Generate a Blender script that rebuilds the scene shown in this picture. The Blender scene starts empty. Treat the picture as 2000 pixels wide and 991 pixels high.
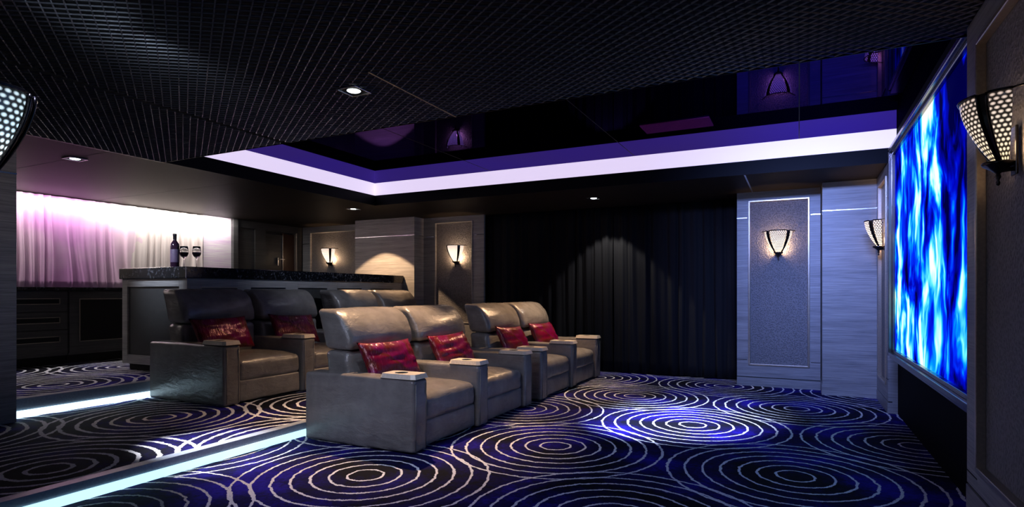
import bpy, bmesh, math, random
from mathutils import Vector, Matrix, noise
random.seed(7)
PI = math.pi
S = bpy.context.scene
C = bpy.context.collection

# ------------------------------------------------------------------ camera
YAW = math.atan(560 / 1135.0)
cam_d = bpy.data.cameras.new('camera')
cam_d.sensor_width = 36.0
cam_d.lens = 1135.0 / 2000.0 * 36.0
cam_d.shift_y = (572 - 495.5) / 2000.0
cam_d.clip_start = 0.02
cam = bpy.data.objects.new('camera', cam_d)
C.objects.link(cam)
cam.location = (0, 0, 1.3)
cam.rotation_euler = (PI / 2, 0, YAW)
S.camera = cam

# ------------------------------------------------------------------ colour management and world
S.view_settings.view_transform = 'Standard'
S.view_settings.look = 'None'
S.view_settings.exposure = 0.0
S.view_settings.gamma = 1.0
S.view_settings.use_curve_mapping = False
w = bpy.data.worlds.new('world')
S.world = w
w.use_nodes = True
w.node_tree.nodes['Background'].inputs[0].default_value = (0.25, 0.32, 0.6, 1)
w.node_tree.nodes['Background'].inputs[1].default_value = 0.006


def spot(name, loc, target, power, col, angle, blend=0.3, rad=0.03):
    d = bpy.data.lights.new(name, 'SPOT')
    d.energy = power
    d.color = col
    d.spot_size = math.radians(angle)
    d.spot_blend = blend
    d.shadow_soft_size = rad
    o = bpy.data.objects.new(name, d)
    C.objects.link(o)
    o.location = loc
    v = Vector(target) - Vector(loc)
    o.rotation_euler = v.to_track_quat('-Z', 'Y').to_euler()
    return o


def area(name, loc, target, power, col, sx, sy):
    d = bpy.data.lights.new(name, 'AREA')
    d.shape = 'RECTANGLE'
    d.energy = power
    d.color = col
    d.size = sx
    d.size_y = sy
    o = bpy.data.objects.new(name, d)
    C.objects.link(o)
    o.location = loc
    v = Vector(target) - Vector(loc)
    o.rotation_euler = v.to_track_quat('-Z', 'Y').to_euler()
    return o


def point(name, loc, power, col, rad=0.02):
    d = bpy.data.lights.new(name, 'POINT')
    d.energy = power
    d.color = col
    d.shadow_soft_size = rad
    o = bpy.data.objects.new(name, d)
    C.objects.link(o)
    o.location = loc
    return o


WARM = (1.0, 0.62, 0.34)
COOL = (0.62, 0.78, 1.0)
# spots at the visible downlights, and others added with no fitting
spot('spot_over_front_seats', (-2.76, 3.12, 2.66), (-3.1, 4.5, 0.6), 40, COOL, 84, 0.6)
spot('spot_curtain', (-2.75, 8.78, 2.68), (-2.75, 8.78, 0.0), 90, (0.95, 0.9, 0.8), 88, 0.2)
spot('spot_pilaster', (-7.0, 8.12, 2.68), (-7.0, 8.12, 0.0), 300, WARM, 94, 0.08)
spot('spot_platform', (-5.2, 2.1, 2.6), (-4.12, 3.05, 0.08), 1500, (0.95, 0.96, 1.0), 22, 1.0)
spot('spot_carpet', (-1.9, 3.6, 2.62), (-1.15, 6.05, 0.0), 5200, (0.6, 0.7, 1.0), 31, 1.0)
spot('spot_carpet_wide', (-3.0, 1.2, 2.62), (-1.7, 3.6, 0.0), 120, (0.5, 0.55, 1.0), 90, 1.0)
spot('spot_seats_warm', (-2.9, 8.0, 2.66), (-3.4, 7.4, 0.8), 280, WARM, 90, 0.7)
spot('spot_seats_warm_near', (-3.75, 5.0, 3.03), (-3.45, 4.5, 0.6), 620, WARM, 62, 0.7)
spot('spot_rear_seats_warm', (-4.3, 6.2, 3.03), (-5.2, 4.7, 0.3), 130, WARM, 40, 0.7)
spot('spot_side_near', (-1.9, 0.5, 2.62), (-3.4, 3.8, 0.3), 105, (0.8, 0.82, 1.0), 40, 0.8)
spot('spot_bar_end', (-6.77, 3.42, 2.66), (-7.1, 4.6, 1.6), 200, (0.72, 0.82, 1.0), 40, 1.0)
spot('spot_bar_front', (-4.6, 6.4, 3.03), (-6.6, 6.7, 1.2), 70, (0.75, 0.82, 1.0), 66, 0.8)
spot('spot_left_column', (-5.0, 1.7, 2.62), (-6.4, 2.5, 2.0), 12, (1.0, 0.78, 0.6), 70, 0.8)
area('niche_light', (-9.44, 5.1, 2.67), (-9.66, 5.1, 1.9), 60, (1.0, 0.94, 0.93), 4.7, 0.08)
wash = area('added_wash_far_wall', (0.0, 4.02, 2.96), (0.4, 8.6, 1.4), 38, (0.25, 0.36, 1.0), 1.4, 0.14)  # added blue lamp with no fitting, brightens the right wall panels
wash.data.spread = math.radians(62)
area('back_fill_ceiling', (-1.2, -0.6, 2.6), (-1.6, 3.5, 0.0), 7, (0.55, 0.66, 1.0), 1.6, 1.0)


# ------------------------------------------------------------------ object helpers
def link(name, me, mat=None, parent=None):
    o = bpy.data.objects.new(name, me)
    C.objects.link(o)
    if mat:
        me.materials.append(mat)
    if parent:
        o.parent = parent
    return o


def obj(name, bm, mat=None, parent=None, smooth=False):
    bmesh.ops.recalc_face_normals(bm, faces=bm.faces)
    me = bpy.data.meshes.new(name)
    bm.to_mesh(me)
    bm.free()
    if smooth:
        for p in me.polygons:
            p.use_smooth = True
    return link(name, me, mat, parent)


def thing(name, label, cat, loc=(0, 0, 0), rz=0, group=None):
    o = bpy.data.objects.new(name, None)
    o.empty_display_size = 0.1
    C.objects.link(o)
    o.location = loc
    o.rotation_euler = (0, 0, rz)
    return tag(o, label, cat, group)


def tag(o, label, cat, group=None):
    o['label'] = label
    o['category'] = cat
    if group:
        o['group'] = group
    return o


def st(o, label=None):
    o['kind'] = 'structure'
    if label:
        o['label'] = label
        o['category'] = 'room part'
    return o


def dup(root, loc, rz, label=None, scale=None):
    r = root.copy()
    C.objects.link(r)
    r.location = loc
    r.rotation_euler = (0, 0, rz)
    if scale:
        r.scale = scale
    if label:
        r['label'] = label
    for ch in list(root.children):
        c = ch.copy()
        C.objects.link(c)
        c.parent = r
        for g in list(ch.children):
            d = g.copy()
            C.objects.link(d)
            d.parent = c
    return r


def bx(bm, x0, x1, y0, y1, z0, z1, bev=0.0, seg=2, M=None):
    m = Matrix.Translation(((x0 + x1) / 2, (y0 + y1) / 2, (z0 + z1) / 2)) @ Matrix.Diagonal((abs(x1 - x0), abs(y1 - y0), abs(z1 - z0), 1))
    r = bmesh.ops.create_cube(bm, size=1.0, matrix=m)
    vs = r['verts']
    if bev > 0:
        es = list({e for v in vs for e in v.link_edges})
        rr = bmesh.ops.bevel(bm, geom=es, offset=bev, segments=seg, affect='EDGES', profile=0.5)
        vs = list({v for f in rr['faces'] for v in f.verts} | {v for v in vs if v.is_valid})
    if M is not None:
        bmesh.ops.transform(bm, matrix=M, verts=vs)
    return vs


def boxobj(name, dims, mat, parent=None, bev=0.0, seg=2, M=None):
    bm = bmesh.new()
    bx(bm, *dims, bev=bev, seg=seg, M=M)
    return obj(name, bm, mat, parent)


def lathe(bm, prof, n=24, M=None, a0=0.0, a1=2 * PI, sx=1.0, sy=1.0):
    rings = []
    full = abs(a1 - a0 - 2 * PI) < 1e-6
    k = n if full else n + 1
    new = []
    for (r, z) in prof:
        row = []
        for i in range(k):
            a = a0 + (a1 - a0) * i / n
            v = bm.verts.new((r * math.cos(a) * sx, r * math.sin(a) * sy, z))
            row.append(v)
            new.append(v)
        rings.append(row)
    for j in range(len(rings) - 1):
        for i in range(n):
            i2 = (i + 1) % k
            try:
                bm.faces.new((rings[j][i], rings[j][i2], rings[j + 1][i2], rings[j + 1][i]))
            except ValueError:
                pass
    if M is not None:
        bmesh.ops.transform(bm, matrix=M, verts=new)
    return rings


def tube(bm, pts, rad, n=8):
    pts = [Vector(p) for p in pts]
    rows = []
    for i, p in enumerate(pts):
        d = (pts[min(i + 1, len(pts) - 1)] - pts[max(i - 1, 0)]).normalized()
        a = d.orthogonal().normalized() if i == 0 else (prev - d * prev.dot(d)).normalized()
        prev = a
        b = d.cross(a)
        r = rad[i] if isinstance(rad, (list, tuple)) else rad
        rows.append([bm.verts.new(p + r * (a * math.cos(t) + b * math.sin(t))) for t in [2 * PI * k / n for k in range(n)]])
    for j in range(len(rows) - 1):
        for k in range(n):
            bm.faces.new((rows[j][k], rows[j][(k + 1) % n], rows[j + 1][(k + 1) % n], rows[j + 1][k]))
    bm.faces.new(rows[0])
    bm.faces.new(rows[-1])


def soft_box(bm, x0, x1, y0, y1, z0, z1, r, bulge=(0, 0, 0), n=8, fn=None, wr=0.0, seed=0):
    """rounded upholstered block: r edge radius, bulge = how far the faces swell"""
    c = Vector(((x0 + x1) / 2, (y0 + y1) / 2, (z0 + z1) / 2))
    h = Vector(((x1 - x0) / 2, (y1 - y0) / 2, (z1 - z0) / 2))

    def ticks(hh):
        q = [-hh, -hh + r * 0.12, -hh + r * 0.38, -hh + r * 0.7]
        inner = [(-hh + r) + (2 * (hh - r)) * i / n for i in range(n + 1)]
        return q + inner + [-t for t in reversed(q)]
    T = [ticks(h[i]) for i in range(3)]
    L = [len(t) for t in T]
    vm = {}

    def vert(i, j, k):
        if (i, j, k) in vm:
            return vm[(i, j, k)]
        p = Vector((T[0][i], T[1][j], T[2][k]))
        q = Vector([max(-(h[a] - r), min(h[a] - r, p[a])) for a in range(3)])
        d = p - q
        if d.length > 1e-9:
            p = q + d.normalized() * r
        u = Vector([p[a] / h[a] for a in range(3)])
        f = [1 - u[a] ** 2 for a in range(3)]
        b = Vector((bulge[0] * u[0] * f[1] * f[2], bulge[1] * u[1] * f[0] * f[2], bulge[2] * u[2] * f[0] * f[1]))
        p = p + b + c
        if wr:
            nz = noise.noise(Vector((p.x * 9 + seed, p.y * 9, p.z * 14)))
            p = p + d.normalized() * nz * wr if d.length > 1e-9 else p
        if fn:
            p = fn(p)
        v = bm.verts.new(p)
        vm[(i, j, k)] = v
        return v
    for a in range(3):
        o1, o2 = (a + 1) % 3, (a + 2) % 3
        for side in (0, L[a] - 1):
            for i in range(L[o1] - 1):
                for j in range(L[o2] - 1):
                    q = []
                    for (di, dj) in ((0, 0), (1, 0), (1, 1), (0, 1)):
                        idx = [0, 0, 0]
                        idx[a] = side
                        idx[o1] = i + di
                        idx[o2] = j + dj
                        q.append(vert(*idx))
                    bm.faces.new(q)


# ------------------------------------------------------------------ materials
def mat_new(name):
    m = bpy.data.materials.new(name)
    m.use_nodes = True
    nt = m.node_tree
    b = nt.nodes['Principled BSDF']
    return m, nt, b


class N:
    """small node-graph writer"""
    def __init__(s, nt):
        s.nt = nt

    def n(s, t, **kw):
        x = s.nt.nodes.new(t)
        for k, v in kw.items():
            setattr(x, k, v)
        return x

    def l(s, a, b):
        s.nt.links.new(a, b)

    def math(s, op, a, b=None, c=None, clamp=False):
        x = s.n('ShaderNodeMath', operation=op, use_clamp=clamp)
        for i, v in enumerate((a, b, c)):
            if v is None:
                continue
            if isinstance(v, (int, float)):
                x.inputs[i].default_value = v
            else:
                s.l(v, x.inputs[i])
        return x.outputs[0]

    def coord(s, which='Object'):
        return s.n('ShaderNodeTexCoord').outputs[which]

    def mapping(s, v, scale=(1, 1, 1), loc=(0, 0, 0), rot=(0, 0, 0)):
        x = s.n('ShaderNodeMapping')
        x.inputs['Scale'].default_value = scale
        x.inputs['Location'].default_value = loc
        x.inputs['Rotation'].default_value = rot
        s.l(v, x.inputs['Vector'])
        return x.outputs[0]

    def noise(s, v, scale=5, detail=3, rough=0.5, dist=0.0):
        x = s.n('ShaderNodeTexNoise')
        x.inputs['Scale'].default_value = scale
        x.inputs['Detail'].default_value = detail
        x.inputs['Roughness'].default_value = rough
        x.inputs['Distortion'].default_value = dist
        s.l(v, x.inputs['Vector'])
        return x.outputs['Fac']

    def ramp(s, f, stops, interp='LINEAR'):
        x = s.n('ShaderNodeValToRGB')
        cr = x.color_ramp
        cr.interpolation = interp
        while len(cr.elements) < len(stops):
            cr.elements.new(0.5)
        for e, (p, c) in zip(cr.elements, stops):
            e.position = p
            e.color = (*c, 1) if len(c) == 3 else c
        s.l(f, x.inputs[0])
        return x.outputs[0]

    def mix(s, f, a, b):
        x = s.n('ShaderNodeMix', data_type='RGBA')
        for sock, v in ((x.inputs[0], f), (x.inputs[6], a), (x.inputs[7], b)):
            if isinstance(v, tuple):
                sock.default_value = (*v, 1)
            elif isinstance(v, (int, float)):
                sock.default_value = v
            else:
                s.l(v, sock)
        return x.outputs[2]

    def bump(s, h, b, strength=0.3, dist=0.01):
        x = s.n('ShaderNodeBump')
        x.inputs['Strength'].default_value = strength
        x.inputs['Distance'].default_value = dist
        s.l(h, x.inputs['Height'])
        s.l(x.outputs[0], b.inputs['Normal'])

    def sep(s, v):
        x = s.n('ShaderNodeSeparateXYZ')
        s.l(v, x.inputs[0])
        return x.outputs


def plain(name, col, rough=0.5, metal=0.0, bump=0.0, bscale=60, spec=0.5, coat=0.0):
    m, nt, b = mat_new(name)
    g = N(nt)
    b.inputs['Roughness'].default_value = rough
    b.inputs['Metallic'].default_value = metal
    b.inputs['Specular IOR Level'].default_value = spec
    b.inputs['Coat Weight'].default_value = coat
    f = g.noise(g.coord(), bscale, 3)
    c = g.ramp(f, [(0.3, tuple(k * 0.88 for k in col)), (0.7, tuple(min(1, k * 1.1) for k in col))])
    g.l(c, b.inputs['Base Color'])
    if bump:
        g.bump(f, b, bump, 0.004)
    return m


def emit(name, col, strength):
    m, nt, b = mat_new(name)
    b.inputs['Base Color'].default_value = (0.6, 0.6, 0.6, 1)
    b.inputs['Emission Color'].default_value = (*col, 1)
    b.inputs['Emission Strength'].default_value = strength
    return m


def veneer(name, c0, c1, rough=0.38):
    m, nt, b = mat_new(name)
    g = N(nt)
    co = g.coord()
    f1 = g.noise(g.mapping(co, (1.1, 1.1, 42)), 2.2, 6, 0.65, 0.5)
    f2 = g.noise(g.mapping(co, (0.5, 0.5, 6)), 2.0, 3, 0.5, 0.3)
    f = g.math('ADD', g.math('MULTIPLY', f1, 0.72), g.math('MULTIPLY', f2, 0.28))
    g.l(g.ramp(f, [(0.36, c0), (0.62, c1)]), b.inputs['Base Color'])
    b.inputs['Roughness'].default_value = rough
    g.bump(f1, b, 0.25, 0.003)
    return m


def fabric_wall(name, c0, c1):
    m, nt, b = mat_new(name)
    g = N(nt)
    co = g.coord()
    v = g.n('ShaderNodeTexVoronoi')
    v.inputs['Scale'].default_value = 62
    g.l(g.mapping(co, (1, 1, 0.8)), v.inputs['Vector'])
    f = g.noise(co, 130, 3)
    h = g.math('ADD', v.outputs['Distance'], g.math('MULTIPLY', f, 0.7))
    g.l(g.ramp(h, [(0.3, c0), (0.95, c1)]), b.inputs['Base Color'])
    b.inputs['Roughness'].default_value = 0.5
    g.bump(h, b, 0.8, 0.006)
    return m


def carpet(name, ox, oy, lw=0.072):
    """navy carpet, woven pale rings on a staggered lattice"""
    m, nt, b = mat_new(name)
    g = N(nt)
    co = g.coord()
    xyz = g.sep(co)
    wob = g.math('MULTIPLY', g.math('SUBTRACT', g.noise(co, 14, 2), 0.5), 0.035)
    wob2 = g.math('MULTIPLY', g.math('SUBTRACT', g.noise(co, 90, 1), 0.5), 0.016)
    AX, AY, R, SP = 1.83, 2.66, 0.895, 0.1255
    lines = None
    inside = None
    for (sx, sy) in ((0, 0), (0.5, 0.5)):
        fx = g.math('DIVIDE', g.math('SUBTRACT', xyz[0], ox + sx * AX), AX)
        fy = g.math('DIVIDE', g.math('SUBTRACT', xyz[1], oy + sy * AY), AY)
        dx = g.math('MULTIPLY', g.math('SUBTRACT', fx, g.math('ROUND', fx)), AX)
        dy = g.math('MULTIPLY', g.math('SUBTRACT', fy, g.math('ROUND', fy)), AY)
        d = g.math('SQRT', g.math('ADD', g.math('MULTIPLY', dx, dx), g.math('MULTIPLY', dy, dy)))
        d = g.math('ADD', g.math('ADD', d, wob), wob2)
        k = g.math('DIVIDE', d, SP)
        fr = g.math('ABSOLUTE', g.math('SUBTRACT', k, g.math('ROUND', k)))
        ln = g.math('LESS_THAN', fr, lw)
        mk = g.math('MULTIPLY', g.math('LESS_THAN', d, R), g.math('GREATER_THAN', d, SP * 0.5))
        ln = g.math('MULTIPLY', ln, mk)
        mk = g.math('LESS_THAN', d, R)
        lines = ln if lines is None else g.math('MAXIMUM', lines, ln)
        inside = mk if inside is None else g.math('MAXIMUM', inside, mk)
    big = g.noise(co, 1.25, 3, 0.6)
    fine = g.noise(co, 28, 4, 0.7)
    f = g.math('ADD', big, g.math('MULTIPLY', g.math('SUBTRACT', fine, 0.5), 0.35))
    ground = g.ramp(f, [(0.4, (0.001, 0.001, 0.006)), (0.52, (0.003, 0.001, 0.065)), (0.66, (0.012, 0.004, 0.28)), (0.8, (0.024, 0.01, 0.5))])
    pale = g.ramp(g.noise(co, 160, 2), [(0.3, (0.5, 0.5, 0.56)), (0.6, (0.85, 0.84, 0.88))])
    g.l(g.mix(lines, ground, pale), b.inputs['Base Color'])
    b.inputs['Roughness'].default_value = 0.9
    b.inputs['Specular IOR Level'].default_value = 0.15
    g.bump(g.math('ADD', g.noise(co, 260, 2), g.math('MULTIPLY', lines, 0.6)), b, 0.5, 0.006)
    return m


def leather(name):
    m, nt, b = mat_new(name)
    g = N(nt)
    co = g.coord()
    f = g.noise(co, 5, 4, 0.6)
    g.l(g.ramp(f, [(0.3, (0.135, 0.125, 0.118)), (0.7, (0.21, 0.195, 0.185))]), b.inputs['Base Color'])
    b.inputs['Roughness'].default_value = 0.27
    b.inputs['Coat Weight'].default_value = 0.25
    b.inputs['Coat Roughness'].default_value = 0.22
    v = g.n('ShaderNodeTexVoronoi')
    v.inputs['Scale'].default_value = 150
    g.l(co, v.inputs['Vector'])
    h = g.math('ADD', g.math('MULTIPLY', v.outputs['Distance'], 0.25), g.math('MULTIPLY', g.noise(g.mapping(co, (1, 1, 2.2)), 7, 3, 0.5, 0.6), 2.2))
    g.bump(h, b, 0.35, 0.012)
    return m


def satin(name):
    m, nt, b = mat_new(name)
    g = N(nt)
    co = g.coord()
    f = g.noise(co, 3.2, 1, 0.4, 0.6)
    g.l(g.ramp(f, [(0.3, (0.14, 0.002, 0.012)), (0.48, (0.17, 0.003, 0.07)), (0.57, (0.12, 0.016, 0.01)), (0.66, (0.17, 0.003, 0.03))]), b.inputs['Base Color'])
    b.inputs['Roughness'].default_value = 0.24
    b.inputs['Metallic'].default_value = 0.2
    g.bump(g.noise(g.mapping(co, (1, 5, 1)), 6, 3, 0.6, 1.0), b, 0.6, 0.02)
    return m


def granite(name):
    m, nt, b = mat_new(name)
    g = N(nt)
    co = g.coord()
    v = g.n('ShaderNodeTexVoronoi', feature='DISTANCE_TO_EDGE')
    v.inputs['Scale'].default_value = 16
    g.l(g.mapping(co, (1, 1, 1)), v.inputs['Vector'])
    f = g.math('ADD', g.noise(co, 15, 5, 0.7, 1.5), g.math('MULTIPLY', v.outputs['Distance'], 0.1))
    g.l(g.ramp(f, [(0.52, (0.005, 0.006, 0.009)), (0.62, (0.03, 0.034, 0.045)), (0.72, (0.24, 0.25, 0.29))]), b.inputs['Base Color'])
    b.inputs['Roughness'].default_value = 0.12
    return m


def screen_mat(name):
    m, nt, b = mat_new(name)
    g = N(nt)
    co = g.mapping(g.coord(), (1, 1, 1), (0, 0.35, 0.9))
    wv = g.n('ShaderNodeTexNoise')
    wv.inputs['Scale'].default_value = 1.3
    wv.inputs['Detail'].default_value = 3
    g.l(co, wv.inputs['Vector'])
    vm = g.n('ShaderNodeVectorMath', operation='MULTIPLY_ADD')
    g.l(wv.outputs['Color'], vm.inputs[0])
    vm.inputs[1].default_value = (0, 0.55, 0.7)
    g.l(co, vm.inputs[2])
    f1 = g.noise(g.mapping(vm.outputs[0], (1, 1.3, 0.75)), 1.6, 4, 0.55, 0.35)
    f2 = g.noise(g.mapping(vm.outputs[0], (1, 1.8, 0.8), (3, 1, 5)), 2.1, 3, 0.5, 0.5)
    f = g.math('ADD', g.math('MULTIPLY', f1, 0.66), g.math('MULTIPLY', f2, 0.36))
    c = g.ramp(f, [(0.42, (0.0, 0.0, 0.04)), (0.475, (0.0, 0.002, 0.5)), (0.51, (0.0, 0.03, 0.9)), (0.54, (0.0, 0.3, 0.95)), (0.565, (0.1, 0.75, 0.95)), (0.59, (0.6, 1.0, 0.95)), (0.63, (1.0, 1.0, 0.9))])
    g.l(c, b.inputs['Emission Color'])
    b.inputs['Emission Strength'].default_value = 1.25
    b.inputs['Base Color'].default_value = (0.004, 0.004, 0.006, 1)
    b.inputs['Specular IOR Level'].default_value = 0.0
    b.inputs['Roughness'].default_value = 0.6
    return m


def drape_mat(name, c0, c1, rough=0.7):
    m, nt, b = mat_new(name)
    g = N(nt)
    co = g.coord()
    f = g.noise(g.mapping(co, (1, 1, 0.25)), 1.1, 2, 0.5, 0.3)
    g.l(g.ramp(f, [(0.38, c0), (0.6, c1)]), b.inputs['Base Color'])
    b.inputs['Roughness'].default_value = rough
    b.inputs['Specular IOR Level'].default_value = 0.05
    g.bump(g.noise(g.mapping(co, (1, 1, 0.3)), 90, 2), b, 0.3, 0.002)
    return m


def bead_glass(name, strength):
    """pressed glass beads lit by the lamp inside; UV = (column, row)"""
    m, nt, b = mat_new(name)
    g = N(nt)
    uv = g.sep(g.coord('UV'))
    row = g.math('FLOOR', uv[1])
    uu = g.math('ADD', uv[0], g.math('MULTIPLY', g.math('MODULO', row, 2.0), 0.5))
    du = g.math('SUBTRACT', g.math('FRACT', uu), 0.5)
    dv = g.math('SUBTRACT', g.math('FRACT', uv[1]), 0.5)
    d = g.math('SQRT', g.math('ADD', g.math('MULTIPLY', du, du), g.math('MULTIPLY', g.math('MULTIPLY', dv, dv), 1.1)))
    bead = g.ramp(d, [(0.16, (1, 1, 1)), (0.44, (0.03, 0.02, 0.02))])
    g.l(g.mix(bead, (0.02, 0.015, 0.015), (0.7, 0.7, 0.7)), b.inputs['Base Color'])
    low = g.math('SUBTRACT', 1.25, g.math('MULTIPLY', uv[1], 0.045))
    colr = g.ramp(g.math('DIVIDE', uv[1], 18.0), [(0.0, (1.0, 0.78, 0.45)), (0.5, (1.0, 0.82, 0.66)), (1.0, (1.0, 0.72, 0.62))])
    g.l(colr, b.inputs['Emission Color'])
    st_ = g.math('MULTIPLY', g.math('MULTIPLY', g.math('MAXIMUM', low, 0.3), bead), strength)
    g.l(st_, b.inputs['Emission Strength'])
    b.inputs['Roughness'].default_value = 0.15
    g.bump(bead, b, 0.8, 0.004)
    return m


M = {}
M['wood'] = veneer('silver_veneer', (0.15, 0.15, 0.155), (0.34, 0.335, 0.33))
M['wood_dark'] = veneer('charcoal_veneer', (0.035, 0.035, 0.036), (0.075, 0.073, 0.07))
M['fabric'] = fabric_wall('panel_fabric', (0.05, 0.048, 0.05), (0.17, 0.165, 0.17))
M['champagne'] = plain('champagne_moulding', (0.42, 0.36, 0.29), 0.28, 0.7)
M['steel'] = plain('brushed_steel', (0.6, 0.6, 0.62), 0.22, 1.0)
M['black'] = plain('black_lacquer', (0.004, 0.004, 0.006), 0.5, spec=0.08)
M['black_wall'] = plain('black_wall_paint', (0.003, 0.003, 0.004), 0.7, spec=0.05)
M['groove'] = plain('dark_groove', (0.004, 0.004, 0.004), 0.8)
M['ceiling_dark'] = plain('satin_black_ceiling', (0.02, 0.017, 0.015), 0.5, spec=0.03)
M['mesh'] = plain('expanded_metal', (0.17, 0.17, 0.2), 0.35, 0.6)
M['above_mesh'] = plain('black_above_mesh', (0.004, 0.004, 0.005), 0.7)
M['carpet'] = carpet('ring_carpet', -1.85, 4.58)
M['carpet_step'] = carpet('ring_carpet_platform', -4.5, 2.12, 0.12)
M['riser'] = plain('polished_grey_stone', (0.3, 0.34, 0.42), 0.3)
M['leather'] = leather('grey_leather')
M['satin'] = satin('crimson_satin')
M['tray'] = plain('cream_lacquer', (0.62, 0.55, 0.45), 0.3)
M['granite'] = granite('black_granite')
M['panel_dark'] = plain('dark_grey_panel', (0.045, 0.046, 0.047), 0.4)
M['glass_black'] = plain('black_glass', (0.004, 0.004, 0.005), 0.08)
M['screen'] = screen_mat('screen_picture')
M['frame'] = plain('bronze_frame', (0.2, 0.17, 0.165), 0.22, 0.9)
M['curtain'] = drape_mat('black_velvet', (0.007, 0.007, 0.009), (0.018, 0.018, 0.02), 0.95)
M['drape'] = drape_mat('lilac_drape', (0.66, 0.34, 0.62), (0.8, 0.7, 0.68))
# broad lilac dye band woven through the middle of the cream drape
_nt = M['drape'].node_tree
_g = N(_nt)
_b = _nt.nodes['Principled BSDF']
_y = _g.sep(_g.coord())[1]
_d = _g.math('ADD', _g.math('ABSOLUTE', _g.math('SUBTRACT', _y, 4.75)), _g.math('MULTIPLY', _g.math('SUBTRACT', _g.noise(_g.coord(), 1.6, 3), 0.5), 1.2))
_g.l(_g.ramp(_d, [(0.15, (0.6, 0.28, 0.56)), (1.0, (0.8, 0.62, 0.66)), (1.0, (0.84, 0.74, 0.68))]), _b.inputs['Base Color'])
M['niche_wall'] = veneer('pale_onyx', (0.7, 0.5, 0.68), (0.9, 0.86, 0.82), 0.3)
M['cove'] = emit('cove_diffuser', (0.82, 0.7, 0.97), 0.9)
M['led'] = emit('step_led', (0.5, 0.85, 1.0), 1.35)
M['led_bright'] = emit('step_led_white', (0.6, 0.86, 1.0), 2.6)
M['lamp_cool'] = emit('downlight_lamp', (0.85, 0.97, 1.0), 6)
M['sconce_metal'] = plain('dark_bronze', (0.05, 0.045, 0.045), 0.25, 0.9)
M['sconce_gold'] = plain('warm_chrome', (0.45, 0.38, 0.3), 0.2, 1.0)
M['bead'] = bead_glass('bead_glass', 5.0)
M['bead_near'] = bead_glass('bead_glass_near', 1.3)
M['bead_cool'] = bead_glass('bead_glass_cool', 1.6)
for nd in M['bead_cool'].node_tree.nodes:
    if nd.type == 'VALTORGB' and len(nd.color_ramp.elements) == 3:
        nd.color_ramp.elements[0].color = (1.0, 0.95, 0.85, 1)
        nd.color_ramp.elements[1].color = (0.6, 0.85, 1.0, 1)
        nd.color_ramp.elements[2].color = (0.75, 0.92, 1.0, 1)
M['door_red'] = plain('dark_red_wood', (0.05, 0.015, 0.008), 0.3)

# glossy black glass of the ceiling recess: reflects with a violet tint
m, nt, b = mat_new('violet_black_mirror')
nt.nodes.remove(b)
g = N(nt)
gl = g.n('ShaderNodeBsdfGlossy')
gl.inputs['Roughness'].default_value = 0.02
ns = g.noise(g.coord(), 0.6, 1)
g.l(g.ramp(ns, [(0.3, (0.035, 0.02, 0.14)), (0.7, (0.03, 0.016, 0.17))]), gl.inputs['Color'])
g.l(gl.outputs[0], nt.nodes['Material Output'].inputs[0])
M['mirror'] = m

# clear and wine glass
def glass(name, col, rough=0.0, ior=1.45):
    m, nt, b = mat_new(name)
    b.inputs['Base Color'].default_value = (*col, 1)
    b.inputs['Roughness'].default_value = rough
    b.inputs['Transmission Weight'].default_value = 1.0
    b.inputs['IOR'].default_value = ior
    return m


M['clear'] = glass('clear_glass', (1, 1, 1), 0.0, 1.3)
M['wine'] = plain('red_wine', (0.012, 0.001, 0.004), 0.1)
M['bottle'] = plain('bottle_glass', (0.02, 0.008, 0.02), 0.08)
M['bottle_label'] = plain('bottle_label', (0.09, 0.06, 0.11), 0.5)
M['foil'] = plain('bottle_foil', (0.01, 0.008, 0.012), 0.35)
M['reflection_patch'] = plain('plum_reflection', (0.16, 0.02, 0.11), 0.8, spec=0.0)

# ------------------------------------------------------------------ floor and platforms
CZ, MZ = 2.70, 3.06        # ceiling and mirror heights
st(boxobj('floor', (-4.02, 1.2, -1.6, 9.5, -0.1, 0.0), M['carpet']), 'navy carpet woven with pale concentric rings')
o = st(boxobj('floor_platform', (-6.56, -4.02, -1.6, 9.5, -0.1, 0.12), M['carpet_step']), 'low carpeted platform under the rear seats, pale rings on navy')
boxobj('riser', (-4.02, -4.012, 1.0, 9.2, 0.064, 0.118), M['riser'], o)
boxobj('nosing', (-4.1, -4.008, 1.0, 9.2, 0.117, 0.124), M['riser'], o)
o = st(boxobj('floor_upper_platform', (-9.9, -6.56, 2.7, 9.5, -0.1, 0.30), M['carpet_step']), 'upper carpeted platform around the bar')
boxobj('riser', (-6.56, -6.552, 2.75, 9.2, 0.19, 0.298), M['riser'], o)
boxobj('nosing', (-6.66, -6.548, 2.75, 9.2, 0.297, 0.304), M['riser'], o)
tag(boxobj('led_strip', (-4.014, -4.002, 1.0, 9.0, 0.004, 0.064), M['led']), 'pale blue light strip along the front step beside the front seats', 'light strip', 'light strips on the steps')
tag(boxobj('led_strip', (-6.554, -6.54, 2.76, 9.0, 0.124, 0.19), M['led_bright']), 'white light strip along the rear step leading behind the rear seats', 'light strip', 'light strips on the steps')

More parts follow.
